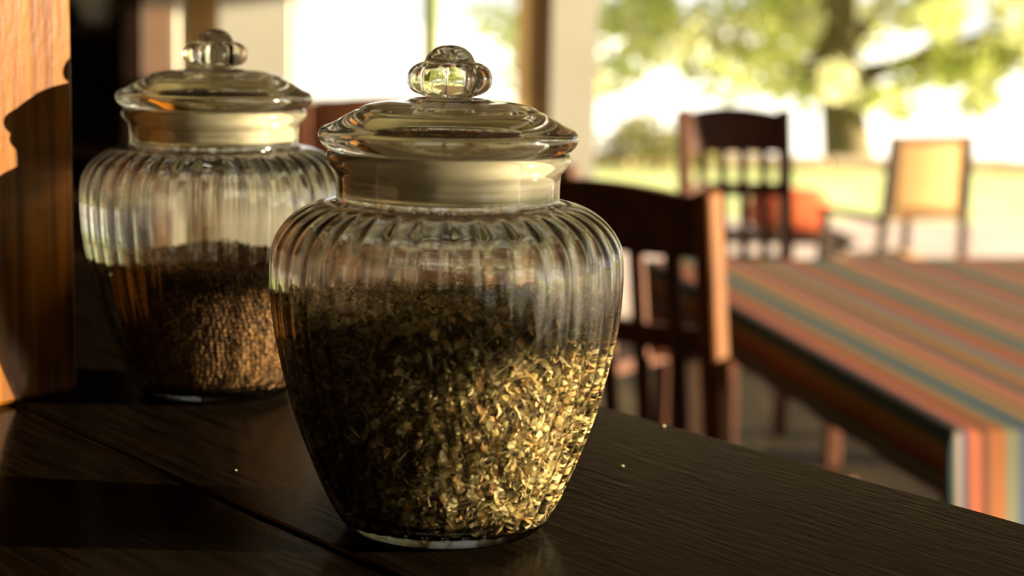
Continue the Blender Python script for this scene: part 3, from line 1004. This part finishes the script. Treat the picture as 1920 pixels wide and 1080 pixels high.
def leaves(name, clumps, per, size, mat, parent, pal, seed):
    g = np.random.default_rng(seed)
    V_ = []; F_ = []; T_ = []; o = 0
    pal = np.array(pal)
    for (cx, cy_, cz, rad) in clumps:
        tone = pal[g.integers(len(pal))]
        for _ in range(per):
            d = g.normal(0, 1, 3); d /= np.linalg.norm(d); d *= rad * g.uniform(.2, 1) ** .6
            p_ = np.array((cx, cy_, cz)) + d * np.array((1.15, 1, .8))
            n_ = g.normal(0, 1, 3) + (0, 0, .6); n_ /= np.linalg.norm(n_)
            a = np.cross(n_, g.normal(0, 1, 3)); a /= np.linalg.norm(a); b_ = np.cross(n_, a)
            s_ = size * g.uniform(.6, 1.25)
            V_ += [p_ - a * s_, p_ + b_ * s_ * .42 - a * s_ * .1 + n_ * s_ * .12, p_ + a * s_, p_ - b_ * s_ * .42 - a * s_ * .1 + n_ * s_ * .12]
            T_ += [tone * g.uniform(.7, 1.3)] * 4
            F_.append((o, o + 1, o + 2, o + 3)); o += 4
    ob = numpy_mesh(name, np.array(V_), np.array(F_), mat, np.array(T_), parent)
    ob['kind'] = 'stuff'
    return ob

GREEN = [(0.60, 0.62, 0.24), (0.68, 0.70, 0.34), (0.50, 0.53, 0.17), (0.74, 0.72, 0.46), (0.40, 0.44, 0.12)]
tr = empty('garden_tree', (3.72, 21.0, -1.4)); tag(tr, 'broad leafy tree with a dark leaning trunk beyond the garden wall', 'tree')
MB().tube([(0.16, 0, -.1), (.10, 0, .5), (.02, 0, 1.1), (-.06, 0, 1.6), (-.16, 0, 2.2), (-.20, 0, 3.0), (-.1, 0, 4.4)], [.50, .36, .28, .24, .25, .22, .10], 14).build('trunk', M['bark'], tr, True)
for (bx, by, bz, z0) in ((-2.6, .3, 2.6, 1.75), (2.3, -.3, 2.7, 1.8), (-1.4, .9, 3.6, 2.1), (1.6, .8, 3.8, 2.2), (3.6, .2, 2.4, 1.95), (-3.4, -.4, 2.5, 1.95)):
    MB().tube([(-.08, 0, z0), (bx * .35, by * .4, z0 + (bz - z0) * .45), (bx * .7, by * .8, z0 + (bz - z0) * .75), (bx, by, bz)], [.10, .065, .045, .02], 8).build('branch', M['bark'], tr, True)
g3 = random.Random(21)
cl_ = []
for i in range(300):
    cx = g3.uniform(-3.9, 4.8); cz = 1.90 + 3.0 * g3.random() ** 1.25 + .16 * math.sin(cx * 2.3) + .1 * math.sin(cx * 5.1)
    cl_.append((cx, g3.uniform(-2.3, 1.4), cz, g3.uniform(.22, .45)))
for i in range(10):
    cl_.append((g3.uniform(-1.0, 1.6), g3.uniform(-1.2, 1.2), g3.uniform(1.55, 1.95), g3.uniform(.15, .3)))
leaves('foliage', cl_, 46, .115, M['leaf'], tr, GREEN, 5)

bu = empty('garden_bush', (1.15, 14.9, -0.03)); tag(bu, 'low olive green bush beside the cream column at the lawn edge', 'bush')
MB().tube([(0, 0, 0), (.02, 0, .2), (0, .02, .4)], [.03, .025, .015], 8).build('stem', M['bark'], bu, True)
leaves('foliage', [(g3.uniform(-.35, .35), g3.uniform(-.25, .25), g3.uniform(.12, .38), .16) for _ in range(26)], 40, .045, M['leaf'], bu, [(0.20, 0.19, 0.05), (0.26, 0.24, 0.08)], 6)

# small crumbs lying on the counter
for i, (px, py, s_) in enumerate(((0.062, 0.993, .0011), (-0.1455, 0.968, .0008), (0.092, 1.092, .0014))):
    o = MB().lathe([(.0002, 0), (.9 * s_, .1 * s_), (s_, .4 * s_), (.5 * s_, .75 * s_), (.0002, .8 * s_)], 7, lambda r, z, t, i_: r * (1 + .35 * math.sin(2 * t + 1))).build('crumb', M['dust'], None, True)
    o.location = (px, py, HC)
    tag(o, ('tiny pale crumb on the counter right of the nearer jar', 'tiny crumb on the dark counter between the jar bases', 'small pale splinter near the far edge of the counter')[i], 'crumb')
